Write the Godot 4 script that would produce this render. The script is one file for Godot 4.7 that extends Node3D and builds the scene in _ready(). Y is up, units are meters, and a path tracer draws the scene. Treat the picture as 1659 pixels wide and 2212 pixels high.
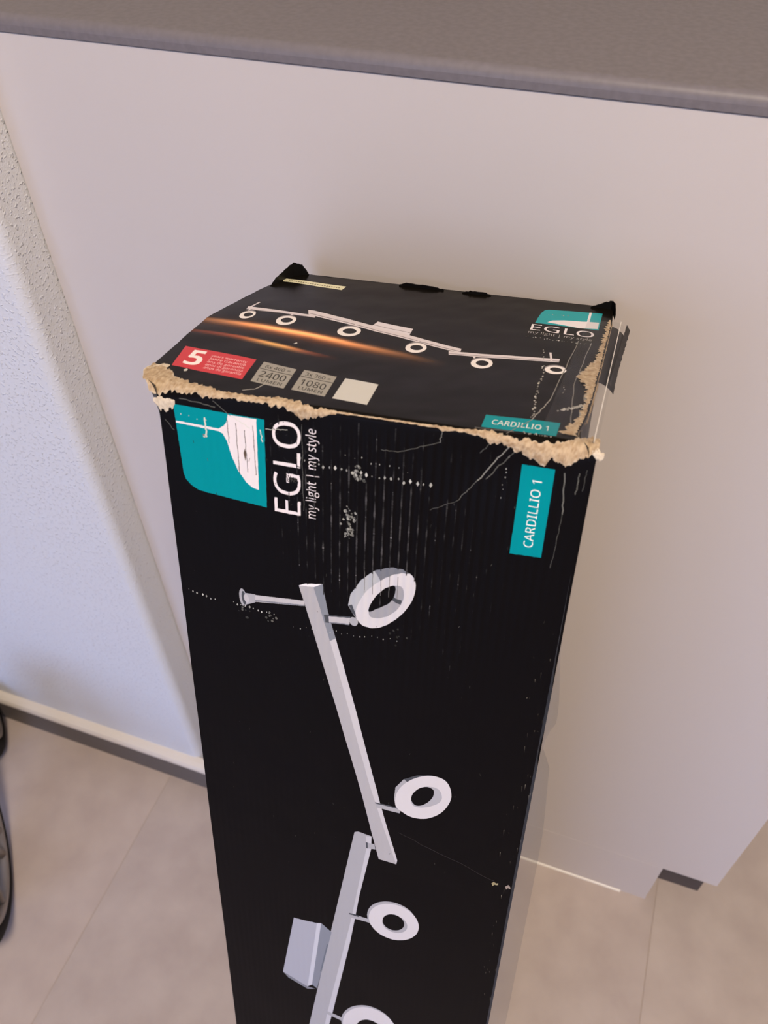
extends Node3D
# A worn lamp carton leaning on the white side panel of a kitchen cabinet. Metres, y up.

# carton: measured frame (across, up along the carton, out of its printed front)
const BOX_U := Vector3(0.99615, 0.01587, -0.08619)
const BOX_UP := Vector3(-0.03701, 0.96764, -0.24960)
const BOX_OUT := Vector3(0.07944, 0.25183, 0.96451)
const BOX_TOP := Vector3(-0.06583, 0.78823, 0.00867)   # middle of the top back edge
const BW := 0.1896
const BD := 0.1778
const BL := 0.8130
const CORNER_X := -0.3627     # plaster corner
const PLASTER_Z := 0.0375     # face of the plaster wall
const PANEL_RIGHT := 0.2676
const PLINTH := 0.098

var rng := RandomNumberGenerator.new()
var wobble := FastNoiseLite.new()
var m := {}


func _ready() -> void:
	rng.seed = 7
	wobble.seed = 3
	wobble.frequency = 1.0
	# ---- camera
	var cam := Camera3D.new()
	cam.name = "camera"
	add_child(cam)
	cam.transform = Transform3D(turn_of(-0.8163, 0.3632, -0.0274), Vector3(0.0487, 1.0565, 0.4258))
	var lens := CameraAttributesPhysical.new()
	lens.frustum_focal_length = 35.0 * 1796.63 / 2212.0
	lens.frustum_focus_distance = 0.47
	lens.exposure_aperture = 13.0
	lens.frustum_near = 0.02
	lens.frustum_far = 50.0
	cam.attributes = lens
	cam.fov = rad_to_deg(2.0 * atan(1106.0 / 1796.63))
	cam.near = 0.02
	# ---- sky and exposure
	var sky := ProceduralSkyMaterial.new()
	sky.sky_top_color = Color(0.56, 0.67, 0.92)
	sky.sky_horizon_color = Color(0.70, 0.78, 0.95)
	sky.ground_horizon_color = Color(0.50, 0.56, 0.68)
	sky.ground_bottom_color = Color(0.36, 0.40, 0.48)
	sky.sun_angle_max = 0.0
	var env := Environment.new()
	env.background_mode = Environment.BG_SKY
	env.sky = Sky.new()
	env.sky.sky_material = sky
	env.background_energy_multiplier = 4.8
	env.tonemap_mode = Environment.TONE_MAPPER_LINEAR
	env.tonemap_exposure = 1.87
	env.sdfgi_enabled = true
	env.ssao_enabled = true
	env.ssil_enabled = true
	var we := WorldEnvironment.new()
	we.name = "world"
	we.environment = env
	add_child(we)

	make_materials()
	build_room()
	build_lamp(Vector3(0.45, 2.5, 1.05), 2.6)
	build_cabinet()
	build_carton()
	build_wheels()


func turn_of(pitch: float, yaw: float, roll: float) -> Basis:
	return Basis(Vector3.UP, yaw) * Basis(Vector3.RIGHT, pitch) * Basis(Vector3.BACK, roll)


# ------------------------------------------------------------------ helpers
func tag(o: Node3D, label := "", category := "", kind := "") -> Node3D:
	if label != "": o.set_meta("label", label)
	if category != "": o.set_meta("category", category)
	if kind != "": o.set_meta("kind", kind)
	return o


func thing(called: String, label: String, category: String, kind := "") -> Node3D:
	var o := Node3D.new()
	o.name = called
	add_child(o, true)
	return tag(o, label, category, kind)


func put(called: String, mesh: Mesh, mat: Material, parent: Node3D = self, at := Vector3.ZERO) -> MeshInstance3D:
	var o := MeshInstance3D.new()
	o.name = called
	o.mesh = mesh
	o.position = at
	if mat: o.material_override = mat
	parent.add_child(o, true)
	return o


func quad(st: SurfaceTool, a: Vector3, b: Vector3, c: Vector3, d: Vector3) -> void:
	for p in [a, b, c, a, c, d]: st.add_vertex(p)


# a box with small chamfers on its edges
func slab(lo: Vector3, hi: Vector3, r := 0.0) -> ArrayMesh:
	var st := SurfaceTool.new()
	st.begin(Mesh.PRIMITIVE_TRIANGLES)
	st.set_smooth_group(-1)
	add_slab(st, lo, hi, r)
	st.generate_normals()
	return st.commit()


func add_slab(st: SurfaceTool, lo: Vector3, hi: Vector3, r := 0.0) -> void:
	var c := (lo + hi) / 2.0
	var h := (hi - lo) / 2.0
	r = minf(r, 0.49 * minf(h.x * 2.0, minf(h.y * 2.0, h.z * 2.0)))
	for ax in 3:
		var bx := (ax + 1) % 3
		var cx := (ax + 2) % 3
		for s: float in [-1.0, 1.0]:
			var q := []
			for k in [[-1, -1], [1, -1], [1, 1], [-1, 1]]:
				var p := Vector3.ZERO
				p[ax] = s * h[ax]
				p[bx] = k[0] * (h[bx] - r)
				p[cx] = k[1] * (h[cx] - r)
				q.append(c + p)
			if s > 0: q.reverse()
			quad(st, q[0], q[1], q[2], q[3])
		if r <= 0.0: continue
		for s1: float in [-1.0, 1.0]:
			for s2: float in [-1.0, 1.0]:
				var q := []
				for k in [[0, -1], [1, -1], [1, 1], [0, 1]]:
					var p := Vector3.ZERO
					p[ax] = k[1] * (h[ax] - r)
					p[bx] = s1 * (h[bx] - (0.0 if k[0] == 0 else r))
					p[cx] = s2 * (h[cx] - (r if k[0] == 0 else 0.0))
					q.append(c + p)
				if s1 * s2 > 0: q.reverse()
				quad(st, q[0], q[1], q[2], q[3])
	if r > 0.0:
		for sx: float in [-1.0, 1.0]:
			for sy: float in [-1.0, 1.0]:
				for sz: float in [-1.0, 1.0]:
					var a := c + Vector3(sx * h.x, sy * (h.y - r), sz * (h.z - r))
					var b := c + Vector3(sx * (h.x - r), sy * h.y, sz * (h.z - r))
					var d := c + Vector3(sx * (h.x - r), sy * (h.y - r), sz * h.z)
					for p in ([a, d, b] if sx * sy * sz > 0 else [a, b, d]): st.add_vertex(p)


# outline in the plane of two axes, drawn out along the third
func extrude(outline: PackedVector2Array, from: float, to: float, axis: int) -> ArrayMesh:
	var st := SurfaceTool.new()
	st.begin(Mesh.PRIMITIVE_TRIANGLES)
	st.set_smooth_group(-1)
	var place := func(p: Vector2, k: float) -> Vector3:
		return Vector3(k, p.y, p.x) if axis == 0 else Vector3(p.x, k, p.y) if axis == 1 else Vector3(p.x, p.y, k)
	var tri := Geometry2D.triangulate_polygon(outline)
	for i in range(0, tri.size(), 3):
		for k: float in [from, to]:
			for j in 3: st.add_vertex(place.call(outline[tri[i + j]], k))
	for i in outline.size():
		var a := outline[i]
		var b := outline[(i + 1) % outline.size()]
		quad(st, place.call(a, from), place.call(b, from), place.call(b, to), place.call(a, to))
	st.generate_normals()
	return st.commit()


# a smooth grid of points f(u, v), with texture coordinates g(u, v)
func sheet(nu: int, nv: int, f: Callable, g = null, us: Array = [], vs: Array = []) -> ArrayMesh:
	var st := SurfaceTool.new()
	st.begin(Mesh.PRIMITIVE_TRIANGLES)
	add_sheet(st, nu, nv, f, g, us, vs)
	st.generate_normals()
	return st.commit()


func add_sheet(st: SurfaceTool, nu: int, nv: int, f: Callable, g = null, us: Array = [], vs: Array = [], first := 0) -> void:
	for j in nv + 1:
		for i in nu + 1:
			var u: float = us[i] if us.size() else float(i) / nu
			var v: float = vs[j] if vs.size() else float(j) / nv
			if g != null: st.set_uv(g.call(u, v))
			st.add_vertex(f.call(u, v))
	for j in nv:
		for i in nu:
			var a := first + j * (nu + 1) + i
			for k in [a, a + 1, a + nu + 2, a, a + nu + 2, a + nu + 1]: st.add_index(k)


func tube(st: SurfaceTool, a: Vector3, b: Vector3, r0: float, r1: float, n := 10) -> void:
	var d := (b - a).normalized()
	var x := d.cross(Vector3.UP if absf(d.y) < 0.9 else Vector3.RIGHT).normalized()
	var y := d.cross(x)
	for i in n:
		var t0 := TAU * i / n
		var t1 := TAU * (i + 1) / n
		var e0 := x * cos(t0) + y * sin(t0)
		var e1 := x * cos(t1) + y * sin(t1)
		quad(st, a + e0 * r0, a + e1 * r0, b + e1 * r1, b + e0 * r1)
		for p in [a, a + e1 * r0, a + e0 * r0, b, b + e0 * r1, b + e1 * r1]: st.add_vertex(p)


# piecewise straight value: list of [at, value, value ...]
func along(list: Array, at: float, k := 1) -> float:
	if at <= list[0][0]: return list[0][k]
	for i in range(1, list.size()):
		if at <= list[i][0]:
			return lerpf(list[i - 1][k], list[i][k], (at - list[i - 1][0]) / maxf(list[i][0] - list[i - 1][0], 1e-6))
	return list[-1][k]


# ------------------------------------------------------------------ materials
func mat(color: Color, rough := 0.6, spec := 0.5) -> StandardMaterial3D:
	var s := StandardMaterial3D.new()
	s.albedo_color = color
	s.roughness = rough
	s.metallic_specular = spec
	return s


func noise_texture(freq: float, octaves: int, seed_of: int, size := 512, ramp: Array = [], kind := FastNoiseLite.TYPE_SIMPLEX_SMOOTH) -> NoiseTexture2D:
	var n := FastNoiseLite.new()
	n.seed = seed_of
	n.noise_type = kind
	n.frequency = freq
	n.fractal_octaves = octaves
	var t := NoiseTexture2D.new()
	t.width = size
	t.height = size
	t.seamless = true
	t.noise = n
	if ramp.size():
		var g := Gradient.new()
		g.offsets = PackedFloat32Array([0.0, 1.0])
		g.colors = PackedColorArray(ramp)
		t.color_ramp = g
	return t


# plaster: a fine sandy grain with scattered grit standing proud
func plaster_relief() -> ImageTexture:
	var size := 1024
	var grit := FastNoiseLite.new()
	grit.seed = 4
	grit.frequency = 0.055
	grit.fractal_octaves = 2
	var sand := FastNoiseLite.new()
	sand.seed = 12
	sand.frequency = 0.13
	sand.fractal_octaves = 2
	var a := grit.get_seamless_image(size, size)
	var b := sand.get_seamless_image(size, size)
	var h := Image.create(size, size, false, Image.FORMAT_RGBA8)
	for y in size:
		for x in size:
			var g := smoothstep(0.60, 0.86, a.get_pixel(x, y).r) * 0.75 + b.get_pixel(x, y).r * 0.22
			h.set_pixel(x, y, Color(g, g, g))
	h.bump_map_to_normal_map(7.0)
	return ImageTexture.create_from_image(h)


func make_materials() -> void:
	m.panel = mat(Color(0.80, 0.77, 0.765), 0.40, 0.45)
	m.worktop = mat(Color(0.48, 0.455, 0.475), 0.45, 0.4)
	m.worktop.albedo_texture = noise_texture(0.12, 3, 9, 512, [Color(0.9, 0.9, 0.9), Color(1, 1, 1)])
	m.worktop.uv1_triplanar = true
	m.worktop.uv1_scale = Vector3.ONE * 3.0
	m.plaster = mat(Color(0.855, 0.862, 0.89), 0.9, 0.2)
	m.plaster.normal_enabled = true
	m.plaster.normal_texture = plaster_relief()
	m.plaster.normal_scale = 0.4
	m.plaster.uv1_triplanar = true
	m.plaster.uv1_world_triplanar = true
	m.plaster.uv1_scale = Vector3.ONE * 4.0
	m.ceiling = mat(Color(0.86, 0.85, 0.83), 0.9, 0.2)
	m.skirting = mat(Color(0.40, 0.375, 0.365), 0.55, 0.4)
	m.cap = mat(Color(0.86, 0.83, 0.80), 0.4, 0.5)
	m.grout = mat(Color(0.68, 0.625, 0.59), 0.9, 0.2)
	m.tiles = []
	for k in 3:
		var t := mat([Color(0.735, 0.685, 0.66), Color(0.725, 0.675, 0.655), Color(0.745, 0.69, 0.665)][k], 0.5, 0.4)
		t.albedo_texture = noise_texture(0.02, 5, 31 + k, 512, [Color(0.93, 0.92, 0.92), Color(1, 1, 1)])
		t.uv1_triplanar = true
		t.uv1_scale = Vector3.ONE * 1.6
		m.tiles.append(t)
	m.dark_plinth = mat(Color(0.31, 0.28, 0.28), 0.6, 0.4)
	m.silicone = mat(Color(0.88, 0.86, 0.84), 0.3, 0.5)
	m.black_print = mat(Color(0.085, 0.08, 0.085), 0.42, 0.3)
	m.card = mat(Color(0.90, 0.86, 0.80), 0.95, 0.1)
	m.card.vertex_color_use_as_albedo = true
	m.card.albedo_texture = noise_texture(0.06, 4, 44, 256, [Color(0.84, 0.82, 0.80), Color(1, 1, 1)])
	m.card.uv1_triplanar = true
	m.card.uv1_scale = Vector3.ONE * 25.0
	m.tape = mat(Color(0.36, 0.37, 0.40, 0.05), 0.2, 0.25)
	m.tape_edge = mat(Color(0.34, 0.37, 0.43, 0.24), 0.2, 0.3)
	for t in [m.tape, m.tape_edge]:
		t.transparency = BaseMaterial3D.TRANSPARENCY_ALPHA
		t.cull_mode = BaseMaterial3D.CULL_DISABLED
	m.tyre = mat(Color(0.09, 0.085, 0.085), 0.7, 0.3)
	m.rim = mat(Color(0.56, 0.53, 0.51), 0.32, 0.6)
	m.rim.metallic = 0.35
	m.lamp = mat(Color(1, 0.93, 0.82), 0.5)
	m.lamp.emission_enabled = true
	m.lamp.emission = Color(1.0, 0.925, 0.83)
	m.lamp.emission_energy_multiplier = 2.0
	m.glass = mat(Color(0.9, 0.95, 0.96, 0.06), 0.03, 0.5)
	m.glass.transparency = BaseMaterial3D.TRANSPARENCY_ALPHA


# ------------------------------------------------------------------ room
const X0 := -2.6
const X1 := 2.4
const Z0 := -1.25
const Z1 := 2.9
const HIGH := 2.5


func build_room() -> void:
	# floor: a screed with tiles laid on it
	var fl := thing("floor", "floor of large warm beige tiles with fine joints", "floor", "structure")
	put("screed", slab(Vector3(X0 - 0.15, -0.12, Z0 - 0.15), Vector3(X1 + 0.15, -0.0005, Z1 + 0.15)), m.grout, fl)
	var tw := 0.634
	var td := 0.634 * 2.0
	var shapes := []
	for k in 3: shapes.append(slab(Vector3(0.0005, -0.0004, 0.0005), Vector3(tw - 0.0005, 0.0, td - 0.0005), 0.00018))
	var i0 := int(floor((X0 - 0.221) / tw))
	for i in range(i0, int(ceil((X1 - 0.221) / tw))):
		for j in range(-2, 4):
			var x := 0.2215 + i * tw
			var z := -0.47 + j * td
			if z > Z1 or z + td < Z0: continue
			put("tile", shapes[0], m.tiles[posmod(i * 5 + j * 7, 3)], fl, Vector3(x, 0, z))
	var ce := put("ceiling", slab(Vector3(X0 - 0.15, HIGH, Z0 - 0.15), Vector3(X1 + 0.15, HIGH + 0.15, Z1 + 0.15)), m.ceiling)
	tag(ce, "plain white ceiling above the kitchen", "ceiling", "structure")
	# the plastered wall block on the left, its free corner rounded
	var r := 0.011
	var o := PackedVector2Array([Vector2(X0, Z0), Vector2(CORNER_X, Z0)])
	for k in 9:
		var a := PI / 2 * k / 8.0
		o.append(Vector2(CORNER_X - r + r * cos(a), PLASTER_Z - r + r * sin(a)))
	o.append(Vector2(X0, PLASTER_Z))
	var wl := put("wall_left", smooth_prism(o, 0.0, HIGH), m.plaster)
	tag(wl, "rough white plaster wall with a rounded corner beside the cabinet panel", "wall", "structure")
	# its skirting: a grey tile strip and the pale cap on it
	var sk := thing("baseboard_left", "grey skirting strip with a pale cap along the plaster wall", "skirting", "structure")
	put("skirting_tile", slab(Vector3(X0, 0.0, PLASTER_Z - 0.002), Vector3(CORNER_X + 0.0125, 0.045, PLASTER_Z + 0.012), 0.001), m.skirting, sk)
	put("skirting_tile", slab(Vector3(CORNER_X + 0.0006, 0.0, 0.0005), Vector3(CORNER_X + 0.0125, 0.045, PLASTER_Z - 0.0025), 0.001), m.skirting, sk)
	var cap := PackedVector2Array([Vector2(PLASTER_Z - 0.002, 0.0452), Vector2(PLASTER_Z + 0.0122, 0.0452), Vector2(PLASTER_Z + 0.0122, 0.0500), Vector2(PLASTER_Z + 0.0100, 0.0540), Vector2(PLASTER_Z + 0.0055, 0.0565), Vector2(PLASTER_Z, 0.0580), Vector2(PLASTER_Z - 0.002, 0.0580)])
	put("skirting_cap", extrude(cap, X0, CORNER_X + 0.0122, 0), m.cap, sk)
	var wb := put("wall_back", slab(Vector3(X0 - 0.15, 0, Z0 - 0.15), Vector3(X1 + 0.15, HIGH, Z0)), m.ceiling)
	tag(wb, "white plaster wall at the far end of the kitchen", "wall", "structure")
	var wr := put("wall_right", slab(Vector3(X1, 0, Z0), Vector3(X1 + 0.15, HIGH, Z1)), m.ceiling)
	tag(wr, "white plaster wall on the right of the room", "wall", "structure")
	# the front wall behind the viewer, with a low wide window: daylight comes through it
	var xa := -1.7
	var xb := 0.1
	var ya := 0.10
	var yb := 1.75
	var wf := thing("wall_front", "white wall behind the viewer with a low wide window", "wall", "structure")
	for b in [[X0 - 0.15, xa, 0.0, HIGH], [xb, X1 + 0.15, 0.0, HIGH], [xa, xb, 0.0, ya], [xa, xb, yb, HIGH]]:
		put("wall_piece", slab(Vector3(b[0], b[2], Z1), Vector3(b[1], b[3], Z1 + 0.15)), m.ceiling, wf)
	var wi := thing("window_1", "wide white framed window behind the viewer", "window", "structure")
	for b in [[xa, xb, ya, ya + 0.06], [xa, xb, yb - 0.06, yb], [xa, xa + 0.06, ya + 0.06, yb - 0.06], [xb - 0.06, xb, ya + 0.06, yb - 0.06], [(xa + xb) / 2 - 0.03, (xa + xb) / 2 + 0.03, ya + 0.06, yb - 0.06]]:
		put("window_frame", slab(Vector3(b[0], b[2], Z1 + 0.05), Vector3(b[1], b[3], Z1 + 0.10), 0.004), m.cap, wi)
	for k in 2:
		var x := xa + 0.06 + k * ((xb - xa) / 2 - 0.03)
		put("pane", slab(Vector3(x, ya + 0.06, Z1 + 0.074), Vector3(x + (xb - xa) / 2 - 0.09, yb - 0.06, Z1 + 0.078)), m.glass, wi)
	var wn := put("wall_near", slab(Vector3(X0 - 0.15, 0, PLASTER_Z), Vector3(X0, HIGH, Z1)), m.ceiling)
	tag(wn, "white plaster wall on the far left of the room", "wall", "structure")


# upright prism whose sides are smooth round its corner
func smooth_prism(o: PackedVector2Array, low: float, high: float) -> ArrayMesh:
	var st := SurfaceTool.new()
	st.begin(Mesh.PRIMITIVE_TRIANGLES)
	var n := o.size()
	for i in n:
		var a := o[i]
		var b := o[(i + 1) % n]
		var na := side_normal(o, i, true)
		var nb := side_normal(o, i, false)
		for p in [[a, low, na], [b, low, nb], [b, high, nb], [a, low, na], [b, high, nb], [a, high, na]]:
			st.set_normal(Vector3(p[2].x, 0, p[2].y))
			st.add_vertex(Vector3(p[0].x, p[1], p[0].y))
	var tri := Geometry2D.triangulate_polygon(o)
	for k: float in [low, high]:
		st.set_normal(Vector3(0, 1 if k == high else -1, 0))
		for i in tri: st.add_vertex(Vector3(o[i].x, k, o[i].y))
	return st.commit()


func side_normal(o: PackedVector2Array, i: int, start: bool) -> Vector2:
	var n := o.size()
	var normal := func(k: int) -> Vector2:
		var d := (o[(k + 1) % n] - o[posmod(k, n)]).normalized()
		return Vector2(d.y, -d.x)
	var own: Vector2 = normal.call(i)
	var other: Vector2 = normal.call(posmod(i - 1, n) if start else (i + 1) % n)
	return (own + other).normalized() if own.dot(other) > 0.9 else own


func build_lamp(at: Vector3, power: float) -> void:
	var t := thing("ceiling_light", "square flat warm white ceiling light out of frame", "light")
	t.position = at
	put("housing", slab(Vector3(-0.22, -0.05, -0.22), Vector3(0.22, 0.0, 0.22), 0.006), m.cap, t)
	put("diffuser", slab(Vector3(-0.205, -0.056, -0.205), Vector3(0.205, -0.0505, 0.205), 0.002), m.lamp, t)
	var l := AreaLight3D.new()
	l.name = "glow"
	l.area_size = Vector2(0.41, 0.41)
	l.light_color = Color(1.0, 0.925, 0.83)
	l.light_energy = power
	l.area_range = 12.0
	l.area_attenuation = 2.0
	l.shadow_enabled = true
	t.add_child(l)
	l.position = Vector3(0, -0.06, 0)
	l.rotation.x = -PI / 2


# ------------------------------------------------------------------ kitchen cabinet and worktop
func build_cabinet() -> void:
	var c := thing("base_cabinet", "white laminate base cabinet whose end panel stands behind the black carton", "cabinet")
	var thick := 0.019
	var notch := 0.2095
	put("side_panel", slab(Vector3(CORNER_X + 0.0005, PLINTH + 0.0002, -thick), Vector3(PANEL_RIGHT, 0.9, 0.0), 0.0003), m.panel, c)
	put("plinth_return", slab(Vector3(CORNER_X + 0.0005, 0.0, -thick), Vector3(notch, PLINTH - 0.0002, -0.0002), 0.0003), m.panel, c)
	tag(put("sealing_bead", bead(Vector3(CORNER_X + 0.002, 0.0, 0.0), Vector3(0.1800, 0.0, 0.0), 0.0019), m.silicone, c), "glossy white sealing bead")
	tag(put("plinth_board", slab(Vector3(notch + 0.0035, 0.0, -1.2), Vector3(PANEL_RIGHT + 0.001, PLINTH - 0.002, -0.0300), 0.001), m.dark_plinth, c), "dark plinth board set back in the toe kick")
	put("carcass", slab(Vector3(CORNER_X + 0.0005, PLINTH, -1.2), Vector3(PANEL_RIGHT - 0.021, 0.899, -thick - 0.0002)), m.panel, c)
	for k in 2:
		put("door", slab(Vector3(PANEL_RIGHT - 0.020, PLINTH + 0.003, -0.6165 - k * 0.59), Vector3(PANEL_RIGHT, 0.88, -0.0215 - k * 0.5985), 0.0015), m.panel, c)
	# worktop: a thin slab with a rounded front edge
	var o := PackedVector2Array([Vector2(-1.24, 0.9003), Vector2(0.0004, 0.9003), Vector2(0.0008, 0.9008), Vector2(0.0008, 0.9045)])
	for k in 7:
		var a := PI / 2 * k / 6.0
		o.append(Vector2(-0.0047 + 0.0055 * cos(a), 0.9045 + 0.0055 * sin(a)))
	o.append(Vector2(-1.24, 0.910))
	var w := put("worktop", extrude_smooth(o, CORNER_X + 0.0005, PANEL_RIGHT + 0.012), m.worktop)
	tag(w, "thin dark grey worktop with a rounded edge lying on the white cabinet", "worktop")


func bead(a: Vector3, b: Vector3, r: float) -> ArrayMesh:
	var o := PackedVector2Array([Vector2(-0.0005, 0.0)])
	for k in 6:
		var t := PI / 2 * k / 5.0
		o.append(Vector2(r * cos(t), r * sin(t)))
	o.append(Vector2(-0.0005, r))
	return extrude_smooth(o, a.x, b.x)


func extrude_smooth(o: PackedVector2Array, from: float, to: float) -> ArrayMesh:
	var st := SurfaceTool.new()
	st.begin(Mesh.PRIMITIVE_TRIANGLES)
	var n := o.size()
	var flip := -1.0 if Geometry2D.is_polygon_clockwise(o) else 1.0
	for i in n:
		var na := side_normal(o, i, true) * flip
		var nb := side_normal(o, i, false) * flip
		var a := o[i]
		var b := o[(i + 1) % n]
		for p in [[a, from, na], [b, from, nb], [b, to, nb], [a, from, na], [b, to, nb], [a, to, na]]:
			st.set_normal(Vector3(0, p[2].y, p[2].x))
			st.add_vertex(Vector3(p[1], p[0].y, p[0].x))
	var tri := Geometry2D.triangulate_polygon(o)
	for k: float in [from, to]:
		st.set_normal(Vector3(1 if k == to else -1, 0, 0))
		for i in tri: st.add_vertex(Vector3(k, o[i].y, o[i].x))
	return st.commit()


# ------------------------------------------------------------------ the carton
# print is measured in millimetres: on the front from its left edge and down from its top edge, on the top from its left edge and back from its front edge
const MM := 0.001
const TOP_LEFT := [[0, -0.5], [3, -5.0], [8, -11.0], [25, -12.5], [60, -14], [85, -15], [120, -10], [150, -5], [178, 0.5]]
const TOP_RIGHT := [[0, 186], [10, 181], [30, 184], [60, 186], [100, 188], [150, 190.5], [178, 190.5]]


func radius_at(x: float) -> float:
	return 2.6 + 5.5 * exp(-pow((x + 2.0) / 20.0, 2)) + 5.5 * exp(-pow((x - 178.0) / 16.0, 2))


func sag(x: float, q: float) -> float:      # the top is pushed up along its left side and dented in the middle
	return 1.2 * sin(PI * clampf(q / 178.0, 0, 1)) * (exp(-pow(x / 50.0, 2)) - 0.6 * exp(-pow((x - 130.0) / 40.0, 2))) + 0.35 * wobble.get_noise_2d(x * 0.03, q * 0.03)


func flute(x: float, t: float) -> float:    # corrugation showing through the front
	var strong := exp(-pow((x - 108.0) / 48.0, 2)) * exp(-pow((t - 55.0) / 60.0, 2)) + 0.12
	var dent := 1.6 * exp(-pow((x - 150.0) / 22.0, 2) - pow((t - 18.0) / 16.0, 2)) + 0.9 * exp(-pow((x - 62.0) / 8.0, 2) - pow((t - 8.0) / 10.0, 2))
	return strong * 0.22 * cos(TAU * x / 4.0) - dent + 0.5 * wobble.get_noise_2d(x * 0.015, t * 0.012) + 1.6 * sin(PI * clampf(t / 800.0, 0, 1)) * sin(PI * clampf(x / 190.0, 0, 1))


# over the front top edge: e < 0 runs down the front, e > 0 runs back over the top
func over_front(x: float, e: float, lift := 0.0) -> Vector3:
	var r := radius_at(x)
	var y := 0.0
	var z := 0.0
	var ny := 1.0
	var nz := 0.0
	if absf(e) <= r:
		var a := (e / r + 1.0) * PI / 4
		ny = sin(a)
		nz = cos(a)
		y = -r + r * ny
		z = -r + r * nz
	elif e > 0: z = -e
	else:
		y = e
		ny = 0.0
		nz = 1.0
	var k := clampf((absf(e) - r) / 6.0, 0, 1)
	if e > 0: y += k * sag(x, e)
	else: z += k * flute(x, -e)
	return Vector3(x * MM - BW / 2, BL + (y + lift * ny) * MM, BD + (z + lift * nz) * MM)


# over the right top edge: e < 0 runs down the right side, e > 0 runs left over the top
func over_right(q: float, e: float, lift := 0.0) -> Vector3:
	var x := along(TOP_RIGHT, q)
	var r := 2.2
	var dx := 0.0
	var y := 0.0
	var nx := 1.0
	var ny := 0.0
	if absf(e) <= r:
		var a := (e / r + 1.0) * PI / 4
		nx = cos(a)
		ny = sin(a)
		dx = -r + r * nx
		y = -r + r * ny
	elif e > 0:
		dx = -e
		nx = 0.0
		ny = 1.0
	else: y = e
	return Vector3((x + dx + lift * nx) * MM - BW / 2, BL + (y + lift * ny) * MM, BD - q * MM)


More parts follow.
